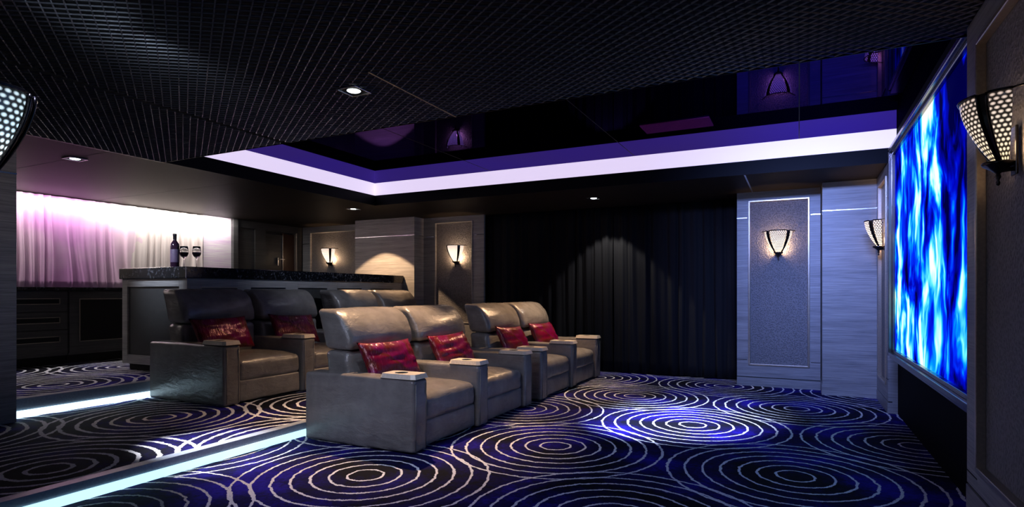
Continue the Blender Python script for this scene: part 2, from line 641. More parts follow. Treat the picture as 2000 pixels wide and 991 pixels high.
# ------------------------------------------------------------------ ceiling
ceil_a = st(boxobj('ceiling', (-4.275, 1.2, -1.6, 3.95, CZ + 0.012, 3.2), M['above_mesh']), 'dark expanded metal mesh ceiling')
ceil_b = st(boxobj('ceiling_mesh_side', (-6.12, -4.285, -1.6, 3.95, CZ + 0.012, 3.2), M['above_mesh']), 'expanded metal ceiling panel beyond the seam, above the platform')
st(boxobj('ceiling_rear', (-9.9, -6.13, -1.6, 9.6, CZ, 3.2), M['ceiling_dark']), 'smooth dark ceiling above the bar')
st(boxobj('ceiling_far', (-6.13, 1.2, 7.42, 9.6, CZ, 3.2), M['ceiling_dark']), 'smooth dark ceiling in front of the curtain')
st(boxobj('ceiling_mirror', (-6.2, 1.2, 3.9, 7.5, MZ, 3.2), M['mirror']), 'black mirror panel set in the ceiling recess')


def expanded_metal(name, x0, x1, y0, y1, parent):
    """diamond mesh of slit and stretched sheet: short slanted strands between staggered nodes"""
    ax, ay, hw, zt, zm, zb = 0.047, 0.032, 0.0052, CZ + 0.008, CZ + 0.003, CZ - 0.003
    vs, fs = [], []
    ni, nj = int((x1 - x0) / ax), int((y1 - y0) / ay)
    for i in range(ni):
        for j in range(nj + 1):
            if (i + j) % 2:
                continue
            for dj in (1, -1):
                if not 0 <= j + dj <= nj:
                    continue
                a = Vector((x0 + i * ax, y0 + j * ay, 0))
                b_ = Vector((x0 + (i + 1) * ax, y0 + (j + dj) * ay, 0))
                k = len(vs)
                # four-sided strand, one ridge pointing down
                for p in (a, b_):
                    vs += [(p.x, p.y - hw, zm), (p.x, p.y, zb), (p.x, p.y + hw, zm), (p.x, p.y, zt)]
                for q in range(4):
                    r_ = (q + 1) % 4
                    fs.append((k + q, k + 4 + q, k + 4 + r_, k + r_))
    me = bpy.data.meshes.new(name)
    me.from_pydata(vs, [], fs)
    return link(name, me, M['mesh'], parent)


expanded_metal('mesh_panel', -4.275, 0.84, 0.0, 3.95, ceil_a)
expanded_metal('mesh_panel', -6.115, -4.285, 0.0, 3.95, ceil_b)
bm = bmesh.new()
bx(bm, -6.12, 0.95, 3.94, 3.951, CZ - 0.001, 2.86)
st(obj('trim_19', bm, M['black']), 'dark edge strip where the mesh ceiling meets the recess')
bm = bmesh.new()
bx(bm, -4.285, -4.275, -1.6, 3.95, CZ + 0.004, CZ + 0.1)
st(obj('trim_1', bm, M['groove']), 'dark joint between the mesh ceiling panels')
bm = bmesh.new()
bx(bm, -6.128, -6.116, -1.6, 3.95, CZ - 0.003, CZ + 0.01)
st(obj('trim_2', bm, M['champagne']), 'thin metal bead where the mesh ceiling meets the smooth ceiling')
bm = bmesh.new()
bx(bm, -0.585, -0.567, 7.42, 8.74, CZ - 0.003, CZ + 0.01)
st(obj('trim_3', bm, M['steel']), 'steel bead across the ceiling in front of the right fabric panel')
bm = bmesh.new()
bx(bm, -9.6, -6.13, 5.1, 5.106, CZ - 0.001, CZ + 0.01)
bx(bm, -9.6, -6.13, 6.6, 6.606, CZ - 0.001, CZ + 0.01)
bx(bm, -9.6, -6.13, 3.4, 3.406, CZ - 0.001, CZ + 0.01)
st(obj('trim_4', bm, M['groove']), 'fine joints in the smooth ceiling above the bar')
bm = bmesh.new()
bx(bm, -2.452, -2.438, 2.9, 3.95, CZ - 0.003, CZ + 0.01)
st(obj('trim_5', bm, M['champagne']), 'short bronze bead at the edge of the mesh ceiling')
bm = bmesh.new()
for xx in (-4.0, -1.9, 0.0):
    bx(bm, xx, xx + 0.008, 3.96, 7.41, MZ - 0.001, MZ + 0.01)
st(obj('trim_6', bm, M['groove']), 'joints between the mirror panels of the ceiling recess')
# recess sides: lit diffuser above, black below
t = thing('cove_light', 'lavender light cove around the ceiling recess above the seats', 'cove light', (-2.6, 7.42, 2.86))
bm = bmesh.new(); bx(bm, -6.12, 0.94, 7.405, 7.42, 2.86, MZ - 0.001)
obj('diffuser', bm, M['cove'], t).matrix_parent_inverse = Matrix.Translation((2.6, -7.42, -2.86))
bm = bmesh.new(); bx(bm, -6.13, -6.115, 3.96, 7.405, 2.86, MZ - 0.001)
obj('diffuser', bm, M['cove'], t).matrix_parent_inverse = Matrix.Translation((2.6, -7.42, -2.86))
bm = bmesh.new(); bx(bm, -6.115, 0.94, 3.952, 3.966, 2.86, MZ - 0.001)  # unseen near side, added to throw light on the far wall
obj('diffuser', bm, M['cove'], t).matrix_parent_inverse = Matrix.Translation((2.6, -7.42, -2.86))
bm = bmesh.new()
bx(bm, -6.13, 0.95, 7.40, 7.42, CZ - 0.001, 2.86)
bx(bm, -6.13, -6.105, 3.95, 7.42, CZ - 0.001, 2.86)
st(obj('trim_7', bm, M['black']), 'black fascia around the ceiling recess below the cove light')
tag(boxobj('reflection_panel', (-1.5, -0.8, 6.06, 6.4, MZ - 0.012, MZ - 0.001), M['reflection_patch'], bev=0.003), 'plum rectangle painted as a reflection in the mirror ceiling', 'painted reflection')  # flat plum colour stands in for a reflection in the mirror

# ------------------------------------------------------------------ walls
WR = 0.86
st(boxobj('wall_right', (0.95, 1.2, 3.8, 7.42, 0, 3.1), M['black_wall']), 'black recessed wall behind the screen')
st(boxobj('wall_right_near', (0.84, 1.2, -1.6, 3.83, 0, CZ), M['wood']), 'near right wall')
st(boxobj('wall_right_far', (0.90, 1.2, 7.39, 9.5, 0, CZ), M['wood']), 'right wall beyond the screen')
st(boxobj('wall_near', (-9.9, 1.2, -1.7, -1.6, -0.1, 3.2), M['wood_dark']), 'wall behind the viewer')
st(boxobj('wall_left', (-9.9, -6.39, -1.6, 2.75, -0.1, CZ), M['wood']), 'veneered column at the left edge')
st(boxobj('wall_left_near', (-3.6, -3.25, -1.6, 1.32, 0.0, CZ), M['wood']), 'near left pier')
st(boxobj('wall_back', (-10.0, -9.72, 2.7, 9.6, -0.1, 3.2), M['wood_dark']), 'rear wall')
st(boxobj('wall_far', (-9.9, 1.2, 9.35, 9.5, -0.1, 3.2), M['black_wall']), 'far wall behind the curtain')
st(boxobj('trim_8', (-6.392, -6.384, -1.6, 2.752, 2.375, 2.387), M['steel']), 'steel inlay on the left column')


def frame_M(ox, oy, ang):
    """local x runs along the wall, local -y comes out into the room"""
    return Matrix.Translation((ox, oy, 0)) @ Matrix.Rotation(ang, 4, 'Z')


def wall_panel(name, label, Mx, wd, z0, z1, ml, mr, mt, mb, depth=0.05, base=0.13, inlay=(2.34, 0.36), wood='wood', mould='champagne'):
    """veneer frame, bead moulding and an inset fabric panel"""
    t = bpy.data.objects.new(name, None)
    C.objects.link(t)
    st(t, label)

    def put(n, boxes, mat, bev=0.0):
        bm = bmesh.new()
        for q in boxes:
            bx(bm, *q, bev=bev, M=Mx)
        return obj(n, bm, M[mat], t)
    d = depth
    put('panel_frame', [(0, ml, -d, 0, z0 + base, z1), (wd - mr, wd, -d, 0, z0 + base, z1),
                        (ml, wd - mr, -d, 0, z1 - mt, z1), (ml, wd - mr, -d, 0, z0 + base, z0 + mb)], wood)
    put('skirting', [(0, wd, -d - 0.004, 0, z0, z0 + base - 0.012)], wood)
    put('fabric_panel', [(ml, wd - mr, -d + 0.028, 0, z0 + mb, z1 - mt)], 'fabric')
    k = 0.026
    put('moulding', [(ml - k / 2, ml + k / 2, -d - 0.014, -d + 0.03, z0 + mb, z1 - mt), (wd - mr - k / 2, wd - mr + k / 2, -d - 0.014, -d + 0.03, z0 + mb, z1 - mt),
                     (ml - k / 2, wd - mr + k / 2, -d - 0.014, -d + 0.03, z1 - mt - k / 2, z1 - mt + k / 2),
                     (ml - k / 2, wd - mr + k / 2, -d - 0.014, -d + 0.03, z0 + mb - k / 2, z0 + mb + k / 2)], mould, 0.005)
    bl = []
    for zz in inlay[:1]:
        bl += [(0, ml - k, -d - 0.002, -d + 0.01, zz, zz + 0.012), (wd - mr + k, wd, -d - 0.002, -d + 0.01, zz, zz + 0.012)]
    put('metal_inlay', bl, 'steel')
    bl = []
    for zz in inlay[1:]:
        bl += [(0, ml - k, -d - 0.001, -d + 0.01, zz, zz + 0.008), (wd - mr + k, wd, -d - 0.001, -d + 0.01, zz, zz + 0.008)]
    put('groove', bl + [(0, wd, -d + 0.006, 0, z0 + base - 0.012, z0 + base)], 'groove')
    return t


wall_panel('trim_9', 'fabric wall panel in a silver veneer frame right of the curtain', frame_M(-0.78, 8.79, 0), 1.04, 0, CZ, 0.16, 0.14, 0.13, 0.3)
wall_panel('trim_10', 'narrow fabric wall panel beside the screen edge', frame_M(WR + 0.04, 8.38, -PI / 2), 0.99, 0, CZ, 0.2, 0.14, 0.13, 0.3, depth=0.04)
wall_panel('trim_11', 'fabric wall panel at the left end of the curtain', frame_M(-6.35, 9.15, 0), 1.3, 0.3 - 0.3, CZ, 0.26, 0.24, 0.1, 0.75, mould='wood')
wall_panel('trim_12', 'large fabric wall panel at the right edge, nearest the viewer', frame_M(0.85, 3.83, -PI / 2), 5.3, 0, CZ, 0.22, 0.2, 0.16, 0.42, base=0.3, inlay=(5.0, 0.36))
wall_panel('trim_13', 'fabric wall panel behind the bar left of the pilaster', frame_M(-9.6, 9.3, 0), 1.86, 0.3, CZ, 0.22, 0.05, 0.12, 0.3, mould='wood')

# pilasters
def pilaster(name, label, x0, x1, y0, y1, z0, zl):
    t = bpy.data.objects.new(name, None)
    C.objects.link(t)
    st(t, label)
    bm = bmesh.new()
    bx(bm, x0, x1, y0, y1, z0, zl)
    bx(bm, x0, x1, y0, y1, zl + 0.012, CZ)
    bx(bm, x0 + 0.006, x1 - 0.006, y0 + 0.006, y1, zl, zl + 0.012)
    obj('column_shaft', bm, M['wood'], t)
    bm = bmesh.new()
    bx(bm, x0 - 0.001, x1 + 0.001, y0 - 0.001, y1, zl + 0.001, zl + 0.011)
    obj('metal_inlay', bm, M['steel'], t)
    bm = bmesh.new()
    bx(bm, x0 - 0.008, x1 + 0.0, y0 - 0.008, y1, z0, z0 + 0.13)
    obj('skirting', bm, M['wood'], t)
    return t


pilaster('trim_14', 'silver veneer pilaster between the right fabric panel and the screen wall', 0.27, 0.9, 8.38, 9.3, 0, 2.335)
pilaster('trim_15', 'silver veneer pilaster at the end of the bar', -7.75, -6.35, 8.8, 9.3, 0.3, 2.36)

# rear wall beside the niche: pier, panels and door
st(boxobj('trim_16', (-9.74, -9.55, 7.5, 7.6, 0.3, CZ), M['wood_dark']), 'dark pier at the right end of the lit niche')
bm = bmesh.new()
bx(bm, -9.74, -9.62, 7.6, 9.3, 2.56, CZ)
bx(bm, -9.74, -9.62, 8.05, 8.3, 0.3, 2.56)
bx(bm, -9.74, -9.62, 9.08, 9.3, 0.3, 2.56)
bx(bm, -9.74, -9.66, 7.6, 8.05, 0.3, 2.56)
st(obj('trim_17', bm, M['wood_dark']), 'dark panelling around the rear door')
t = bpy.data.objects.new('door_1', None)
C.objects.link(t)
st(t, 'dark door in the rear corner behind the bar')
boxobj('door_leaf', (-9.72, -9.67, 8.3, 8.75, 0.3, 2.5), M['wood_dark'], t, 0.004)
boxobj('door_leaf', (-9.72, -9.66, 8.76, 9.07, 0.3, 2.53), M['door_red'], t, 0.004)
boxobj('door_frame', (-9.72, -9.6, 9.07, 9.1, 0.3, 2.56), M['champagne'], t, 0.003)
boxobj('door_edge', (-9.72, -9.645, 8.745, 8.76, 0.3, 2.5), M['steel'], t, 0.002)
bm = bmesh.new()
bx(bm, -9.66, -9.62, 8.60, 8.62, 1.86, 2.02, 0.004)
tube(bm, [(-9.62, 8.61, 1.99), (-9.6, 8.61, 1.99), (-9.595, 8.64, 1.99), (-9.595, 8.75, 1.99)], 0.009)
obj('door_handle', bm, M['steel'], t)

# ------------------------------------------------------------------ screen
t = thing('projection_screen', 'large framed screen glowing with an abstract blue and white picture', 'screen', (0.88, 5.4, 0.65))
inv = Matrix.Translation((-0.88, -5.4, -0.65))
SY0, SY1, SZ0, SZ1 = 3.72, 7.05, 0.63, 2.79


def kid(o, inv_):
    o.matrix_parent_inverse = inv_
    return o


kid(boxobj('screen_surface', (0.87, 0.945, SY0 + 0.1, SY1 - 0.1, SZ0 + 0.1, SZ1 - 0.1), M['screen'], t), inv)
bm = bmesh.new()
prof = [(0.0, 0.02), (0.0, 0.0)]
# stepped moulding: three nested rings
for (a, b_, x0) in ((0.0, 0.028, 0.835), (0.028, 0.066, 0.815), (0.066, 0.095, 0.845)):
    bx(bm, x0, 0.946, SY0 + a, SY1 - a, SZ1 - b_, SZ1 - a, 0.005)
    bx(bm, x0, 0.946, SY0 + a, SY1 - a, SZ0 + a, SZ0 + b_, 0.005)
    bx(bm, x0, 0.946, SY1 - b_, SY1 - a, SZ0 + a, SZ1 - a, 0.005)
    bx(bm, x0, 0.946, SY0 + a, SY0 + b_, SZ0 + a, SZ1 - a, 0.005)
kid(obj('screen_frame', bm, M['frame'], t), inv)

# ------------------------------------------------------------------ curtains
def drape(name, x0, x1, y, z0, z1, mat, depth, dens, seed, along='x', irregular=1.0, taper=0.0):
    rnd = random.Random(seed)
    L = abs(x1 - x0)
    n = int(L * 110)
    ph = []
    p = 0
    f = dens
    for i in range(n + 1):
        if i % 18 == 0:
            f = dens * (1 + irregular * (rnd.random() - 0.5))
        p += f * L / n * 2 * PI
        ph.append(p)
    bm = bmesh.new()
    nz = 14
    rows = []
    for k in range(nz + 1):
        h = k / nz
        z = z0 + (z1 - z0) * h
        row = []
        for i in range(n + 1):
            s = i / n
            q = ph[i] + taper * math.sin(h * 3 + s * 9) * (1 - h) * 2
            wv = math.sin(q)
            wv = math.copysign(abs(wv) ** 0.7, wv) * depth * (0.75 + 0.25 * math.sin(s * 23 + seed))
            wv += 0.25 * depth * math.sin(q * 2.3 + h * 2)
            c = x0 + (x1 - x0) * s + 0.012 * math.sin(h * 5 + s * 40) * (1 - h)
            row.append(bm.verts.new((c, y + wv, z) if along == 'x' else (y + wv, c, z)))
        rows.append(row)
    for k in range(nz):
        for i in range(n):
            bm.faces.new((rows[k][i], rows[k][i + 1], rows[k + 1][i + 1], rows[k + 1][i]))
    o = obj(name, bm, M[mat], None, True)
    md = o.modifiers.new('thickness', 'SOLIDIFY')
    md.thickness = 0.006
    return o


tag(drape('curtain', -5.04, -2.72, 9.23, 0.01, CZ - 0.01, 'curtain', 0.028, 5.5, 3), 'black floor-length curtain, left half meeting the left fabric panel', 'curtain', 'black curtains on the far wall')
tag(drape('curtain', -2.71, -0.79, 9.23, 0.01, CZ - 0.01, 'curtain', 0.028, 5.5, 8), 'black floor-length curtain, right half meeting the silver panel', 'curtain', 'black curtains on the far wall')
tag(drape('drape', 2.78, 6.9, -9.6, 1.38, CZ - 0.01, 'drape', 0.022, 6.5, 5, 'y', 1.3, 1.0), 'pale lilac draped backdrop glowing in the niche behind the bar', 'drape')
st(boxobj('trim_18', (-9.72, -9.62, 6.93, 7.5, 0.3, CZ), M['niche_wall']), 'pale lit wall right of the lilac drape')

# ------------------------------------------------------------------ back counter cabinets
def cab_box(parent, inv_, name, dims, mat, bev=0.003):
    return kid(boxobj(name, dims, M[mat], parent, bev), inv_)


CX0, CX1 = -9.7, -9.2
def cabinet(y0, y1, drawers, label):
    t = thing('base_cabinet', label, 'cabinet', (-9.45, (y0 + y1) / 2, 0.3), 0, 'cabinets under the lit niche')
    iv = Matrix.Translation((9.45, -(y0 + y1) / 2, -0.3))
    cab_box(t, iv, 'cabinet_body', (CX0 + 0.02, CX1 - 0.02, y0, y1, 0.42, 1.33), 'wood_dark')
    cab_box(t, iv, 'plinth', (CX0 + 0.02, CX1 - 0.06, y0, y1, 0.3, 0.42), 'groove')
    if drawers:
        for (za, zb, hz) in ((1.04, 1.31, 1.18), (0.79, 1.03, 0.92), (0.45, 0.78, 0.655)):
            d = cab_box(t, iv, 'drawer', (CX1 - 0.02, CX1, y0 + 0.005, y1 - 0.005, za, zb), 'wood_dark')
            bm = bmesh.new()
            a, b_ = y0 + 0.12, y1 - 0.1
            for q in ((a, b_, hz + 0.032, hz + 0.042), (a, b_, hz - 0.042, hz - 0.032), (a, a + 0.01, hz - 0.042, hz + 0.042), (b_ - 0.01, b_, hz - 0.042, hz + 0.042)):
                bx(bm, CX1 - 0.004, CX1 + 0.006, *q)
            h = kid(obj('handle_trim', bm, M['champagne'], d), iv)
            h.matrix_parent_inverse = Matrix.Identity(4)
            bm = bmesh.new()
            bx(bm, CX1 - 0.006, CX1 + 0.001, a + 0.01, b_ - 0.01, hz - 0.032, hz + 0.032)
            h = obj('handle_recess', bm, M['groove'], d)
    else:
        d = cab_box(t, iv, 'door', (CX1 - 0.02, CX1, y0 + 0.005, y1 - 0.005, 0.45, 1.31), 'wood_dark')
        a, b_, za, zb = y0 + 0.13, y1 - 0.13, 0.6, 1.215
        bm = bmesh.new()
        for q in ((a, b_, zb - 0.012, zb), (a, b_, za, za + 0.012), (a, a + 0.012, za, zb), (b_ - 0.012, b_, za, zb)):
            bx(bm, CX1 - 0.004, CX1 + 0.008, *q)
        obj('trim_bead', bm, M['champagne'], d)
        bm = bmesh.new()
        bx(bm, CX1 - 0.006, CX1 + 0.002, a + 0.01, b_ - 0.01, za + 0.01, zb - 0.01)
        obj('glass_panel', bm, M['glass_black'], d)
    return t


cabinet(2.78, 3.75, True, 'dark drawer cabinet at the column end of the back counter')
cabinet(3.76, 4.56, True, 'dark three-drawer cabinet under the lilac drape')
cabinet(4.57, 5.9, False, 'dark cabinet with a large black glass door beside the drawers')
cabinet(5.91, 7.24, False, 'dark glass-door cabinet hidden behind the bar end')
tag(boxobj('back_counter', (CX0, CX1 + 0.03, 2.78, 7.25, 1.335, 1.375), M['granite'], bev=0.004), 'dark stone worktop under the lilac drape', 'counter')

# ------------------------------------------------------------------ bar
BX0, BX1, BY0, BY1 = -7.9, -6.6, 4.54, 8.78
t = thing('bar', 'silver veneer bar with dark inset panels behind the rear seats', 'bar', ((BX0 + BX1) / 2, (BY0 + BY1) / 2, 0.3))
iv = Matrix.Translation((-(BX0 + BX1) / 2, -(BY0 + BY1) / 2, -0.3))
bm = bmesh.new()
bx(bm, BX0 + 0.03, BX1 - 0.03, BY0 + 0.03, BY1, 0.4, 1.47)
kid(obj('bar_body', bm, M['wood_dark'], t), iv)
kid(boxobj('plinth', (BX0 + 0.06, BX1 - 0.06, BY0 + 0.06, BY1, 0.3, 0.4), M['groove'], t), iv)
# end frame
bm = bmesh.new()
bx(bm, BX0, BX0 + 0.11, BY0, BY0 + 0.04, 0.385, 1.475, 0.003)
bx(bm, BX1 - 0.15, BX1, BY0, BY0 + 0.04, 0.385, 1.475, 0.003)
bx(bm, BX0 + 0.11, BX1 - 0.15, BY0, BY0 + 0.04, 1.375, 1.475, 0.003)
bx(bm, BX0 + 0.11, BX1 - 0.15, BY0, BY0 + 0.04, 0.385, 0.5, 0.003)
kid(obj('end_frame', bm, M['wood'], t), iv)
kid(boxobj('end_panel', (BX0 + 0.11, BX1 - 0.15, BY0 + 0.022, BY0 + 0.05, 0.5, 1.375), M['panel_dark'], t), iv)
# long front with five bays
bays = [(4.72, 5.24), (5.45, 6.04), (6.27, 6.86), (7.08, 7.66), (7.88, 8.5)]
bm = bmesh.new()
ys = [BY0 + 0.04] + [v for bb in bays for v in bb] + [BY1]
for i in range(0, len(ys), 2):
    bx(bm, BX1 - 0.04, BX1, ys[i], ys[i + 1], 0.385, 1.475, 0.003)
for (a, b_) in bays:
    bx(bm, BX1 - 0.04, BX1, a, b_, 1.37, 1.475)
    bx(bm, BX1 - 0.04, BX1, a, b_, 0.385, 0.5)
kid(obj('front_frame', bm, M['wood'], t), iv)
for (a, b_) in bays:
    p = kid(boxobj('front_panel', (BX1 - 0.045, BX1 - 0.02, a, b_, 0.5, 1.37), M['panel_dark'], t), iv)
bm = bmesh.new()
for (a, b_) in bays[:1]:
    bx(bm, BX1 - 0.02, BX1 + 0.004, a, b_, 1.36, 1.372)
    bx(bm, BX1 - 0.02, BX1 + 0.004, a, a + 0.012, 0.5, 1.37)
kid(obj('trim_bead', bm, M['champagne'], t), iv)
ct = tag(boxobj('bar_counter', (BX0 - 0.02, BX1 + 0.02, BY0 - 0.03, BY1 + 0.01, 1.475, 1.615), M['granite'], bev=0.008), 'thick black speckled granite bar top carrying the bottle and glasses', 'counter')
kid(boxobj('metal_edge', (BX1 + 0.018, BX1 + 0.023, BY0 - 0.033, BY0 - 0.025, 1.475, 1.615), M['steel'], ct), Matrix.Identity(4))

# bottle and glasses
def P3(x, y, z):
    return Matrix.Translation((x, y, z))


bz = 1.615
t = thing('wine_bottle', 'dark wine bottle standing on the granite bar top', 'bottle', (-7.04, 4.68, bz))
bm = bmesh.new()
k = 1.33
lathe(bm, [(0, 0), (0.036 * k, 0), (0.038 * k, 0.005), (0.038 * k, 0.2 * k), (0.035 * k, 0.225 * k), (0.022 * k, 0.245 * k), (0.0145 * k, 0.258 * k), (0.0135 * k, 0.3 * k), (0.015 * k, 0.302 * k), (0.015 * k, 0.318 * k), (0, 0.318 * k)], 32)
obj('bottle_body', bm, M['bottle'], t, True)
bm = bmesh.new()
lathe(bm, [(0.0385 * k, 0.05 * k), (0.0388 * k, 0.052 * k), (0.0388 * k, 0.17 * k), (0.0385 * k, 0.172 * k)], 32)
obj('paper_label', bm, M['bottle_label'], t, True)
bm = bmesh.new()
lathe(bm, [(0.0148 * k, 0.262 * k), (0.0155 * k, 0.3 * k), (0.017 * k, 0.303 * k), (0.017 * k, 0.32 * k), (0, 0.3205 * k)], 24)
obj('foil_cap', bm, M['foil'], t, True)


def wine_glass():
    t = thing('wine_glass', 'wine glass of red wine standing next to the bottle on the bar', 'glass', (-6.95, 4.74, bz), 0, 'wine glasses on the bar')
    k = 1.25
    bm = bmesh.new()
    lathe(bm, [(0, 0.0), (0.033 * k, 0.0), (0.034 * k, 0.002), (0.01 * k, 0.006), (0.004 * k, 0.015), (0.0035 * k, 0.09 * k), (0.008 * k, 0.098 * k), (0.03 * k, 0.115 * k),
               (0.0415 * k, 0.14 * k), (0.0415 * k, 0.165 * k), (0.034 * k, 0.215 * k), (0.033 * k, 0.215 * k), (0.0402 * k, 0.165 * k), (0.0402 * k, 0.14 * k), (0.029 * k, 0.117 * k), (0, 0.104 * k)], 28)
    obj('glass_bowl', bm, M['clear'], t, True)
    bm = bmesh.new()
    lathe(bm, [(0, 0.1045 * k), (0.028 * k, 0.1175 * k), (0.039 * k, 0.14 * k), (0.0395 * k, 0.155 * k), (0, 0.155 * k)], 28)
    obj('wine', bm, M['wine'], t, True)
    return t


wg = wine_glass()
dup(wg, (-6.82, 4.82, bz), 0, 'wine glass of red wine on the bar, the farther one from the bottle')

# ------------------------------------------------------------------ recliner loveseats
AW, SW, DP = 0.2, 0.85, 1.17
TOTAL = 3 * AW + 2 * SW


def loveseat():
    """local x: 0 back .. 1.17 front; local y: 0 near .. 2.3 far"""
    t = thing('recliner_loveseat', 'x', 'recliner', (0, 0, 0))
    lm = M['leather']
    for i in range(3):
        y0 = i * (AW + SW)
        bm = bmesh.new()
        soft_box(bm, 0.0, DP, y0, y0 + AW, 0.01, 0.6, 0.028, (0.004, 0.012, 0.006), 8, wr=0.006, seed=i)
        a = obj('armrest', bm, lm, t, True)
        bm = bmesh.new()
        tube(bm, [(DP + 0.001, y0 + 0.03, 0.03), (DP + 0.004, y0 + 0.03, 0.56)], 0.004, 6)
        tube(bm, [(DP + 0.001, y0 + AW - 0.03, 0.03), (DP + 0.004, y0 + AW - 0.03, 0.56)], 0.004, 6)
        obj('piping', bm, lm, a, True)
        # cup holder tray with a round well
        bm = bmesh.new()
        cx, cy, rr = 0.98, y0 + AW / 2, 0.055
        x0, x1, ya, yb, z0, z1 = 0.83, DP + 0.012, y0 - 0.006, y0 + AW + 0.006, 0.602, 0.64
        n = 32
        top, bot, inn, wel = [], [], [], []
        for q in range(n):
            an = 2 * PI * (q + 0.5) / n
            c, s = math.cos(an), math.sin(an)
            sc = 1 / max(abs(c), abs(s))
            ux, uy = c * sc, s * sc
            px = cx + ux * (x1 - cx if ux > 0 else cx - x0)
            py = cy + uy * (yb - cy)
            top.append(bm.verts.new((px - 0.012 * ux, py - 0.012 * uy, z1)))
            bot.append(bm.verts.new((px, py, z0)))
            inn.append(bm.verts.new((cx + rr * c, cy + rr * s, z1)))
            wel.append(bm.verts.new((cx + rr * c, cy + rr * s, z0 + 0.004)))
        for q in range(n):
            r_ = (q + 1) % n
            bm.faces.new((bot[q], bot[r_], top[r_], top[q]))
            bm.faces.new((top[q], top[r_], inn[r_], inn[q]))
            bm.faces.new((inn[q], inn[r_], wel[r_], wel[q]))
        bm.faces.new(wel)
        tr = obj('cup_holder', bm, M['tray'], t)
        bm = bmesh.new()
        lathe(bm, [(0, z0 + 0.008), (rr * 0.93, z0 + 0.008), (rr * 0.97, z1 - 0.004), (rr * 0.93, z1 - 0.004)], 28, Matrix.Translation((cx, cy, 0)))
        obj('cup_well', bm, M['groove'], tr, True)
    for i in range(2):
        y0 = AW + i * (AW + SW)
        y1 = y0 + SW
        bm = bmesh.new()
        def crown(p):
            k = max(0.0, (p.x - 0.95)) / 0.2
            return Vector((p.x, p.y, p.z - 0.03 * k * k))
        soft_box(bm, 0.28, DP - 0.03, y0 + 0.006, y1 - 0.006, 0.245, 0.455, 0.05, (0.01, 0.0, 0.028), 8, crown, 0.006, i * 3)
        obj('seat_cushion', bm, lm, t, True)
        bm = bmesh.new()
        soft_box(bm, 0.3, DP - 0.035, y0 + 0.006, y1 - 0.006, 0.02, 0.238, 0.022, (0.008, 0, 0), 6, None, 0.004, i)
        obj('footrest', bm, lm, t, True)
        yc0, yc1 = y0 - 0.06, y1 + 0.04
        def lean(p):
            return Vector((p.x - (p.z - 0.42) * 0.16, p.y, p.z))
        bm = bmesh.new()
        soft_box(bm, 0.14, 0.42, yc0, yc1, 0.40, 0.785, 0.06, (0.03, 0.0, 0.0), 8, lean, 0.012, i + 5)
        obj('backrest', bm, lm, t, True)
        def lean2(p):
            zz = p.z - 0.42
            k = max(0.0, p.z - 0.87) / 0.28
            return Vector((p.x - zz * 0.16 - (0.03 + 0.11 * min(1.0, max(0.0, (p.x - 0.14) / 0.32))) * k ** 2.2, p.y, p.z))
        bm = bmesh.new()
        soft_box(bm, 0.14, 0.46, yc0, yc1, 0.79, 1.15, 0.055, (0.05, 0.006, 0.006), 8, lean2, 0.010, i + 9)
        obj('headrest', bm, lm, t, True)
    # base and rear shell
    bm = bmesh.new()
    bx(bm, 0.03, 0.2, 0.02, TOTAL - 0.02, 0.02, 0.5, 0.02)
    obj('rear_shell', bm, lm, t)
    t['group'] = 'grey leather recliners'
    return t


base = loveseat()
base.location = (-3.92, 3.80, 0)
base['label'] = 'grey leather two-seat recliner nearest the viewer, front row'
dup(base, (-3.92, 6.36, 0), 0, 'grey leather two-seat recliner in the front row, far pair by the curtain')
dup(base, (-6.5, 4.02, 0.12), 0, 'grey leather two-seat recliner in the raised rear row, before the bar end', (1.06, 1.0, 1.06))
dup(base, (-6.5, 6.42, 0.12), 0, 'grey leather two-seat recliner in the raised rear row, only its headrests showing', (1.06, 1.0, 1.06))


# ------------------------------------------------------------------ throw pillows
def pillow_mesh(seed):
    rnd = random.Random(seed)
    bm = bmesh.new()
    n, mm = 26, 18
    W_, H_, T_ = 0.355, 0.205, 0.09
    sides = []
    for sgn in (1, -1):
        rows = []
        for i in range(n + 1):
            row = []
            for j in range(mm + 1):
                u = -1 + 2 * i / n
                v = -1 + 2 * j / mm
                th = ((1 - abs(u) ** 2.6) * (1 - abs(v) ** 2.6))
                th = max(th, 0) ** 0.55
                x = W_ * u * (1 - 0.07 * (1 - v * v) * abs(u) ** 3)
                z = H_ * v * (1 - 0.1 * (1 - u * u) * abs(v) ** 3)
                y = sgn * T_ * th
                y += th * 0.012 * noise.noise(Vector((u * 3 + seed, v * 3, sgn)))
                y += 0.02 * th * noise.noise(Vector((u * 1.2, v * 5 + seed, 2.0)))
                row.append((y, x, z))
            rows.append(row)
        sides.append(rows)
    V = [[None] * (mm + 1) for _ in range(n + 1)]
    V2 = [[None] * (mm + 1) for _ in range(n + 1)]
    for i in range(n + 1):
        for j in range(mm + 1):
            edge = i in (0, n) or j in (0, mm)
            V[i][j] = bm.verts.new(sides[0][i][j])
            V2[i][j] = V[i][j] if edge else bm.verts.new(sides[1][i][j])
    for A in (V, V2):
        for i in range(n):
            for j in range(mm):
                try:
                    bm.faces.new((A[i][j], A[i + 1][j], A[i + 1][j + 1], A[i][j + 1]))
                except ValueError:
                    pass
    return bm


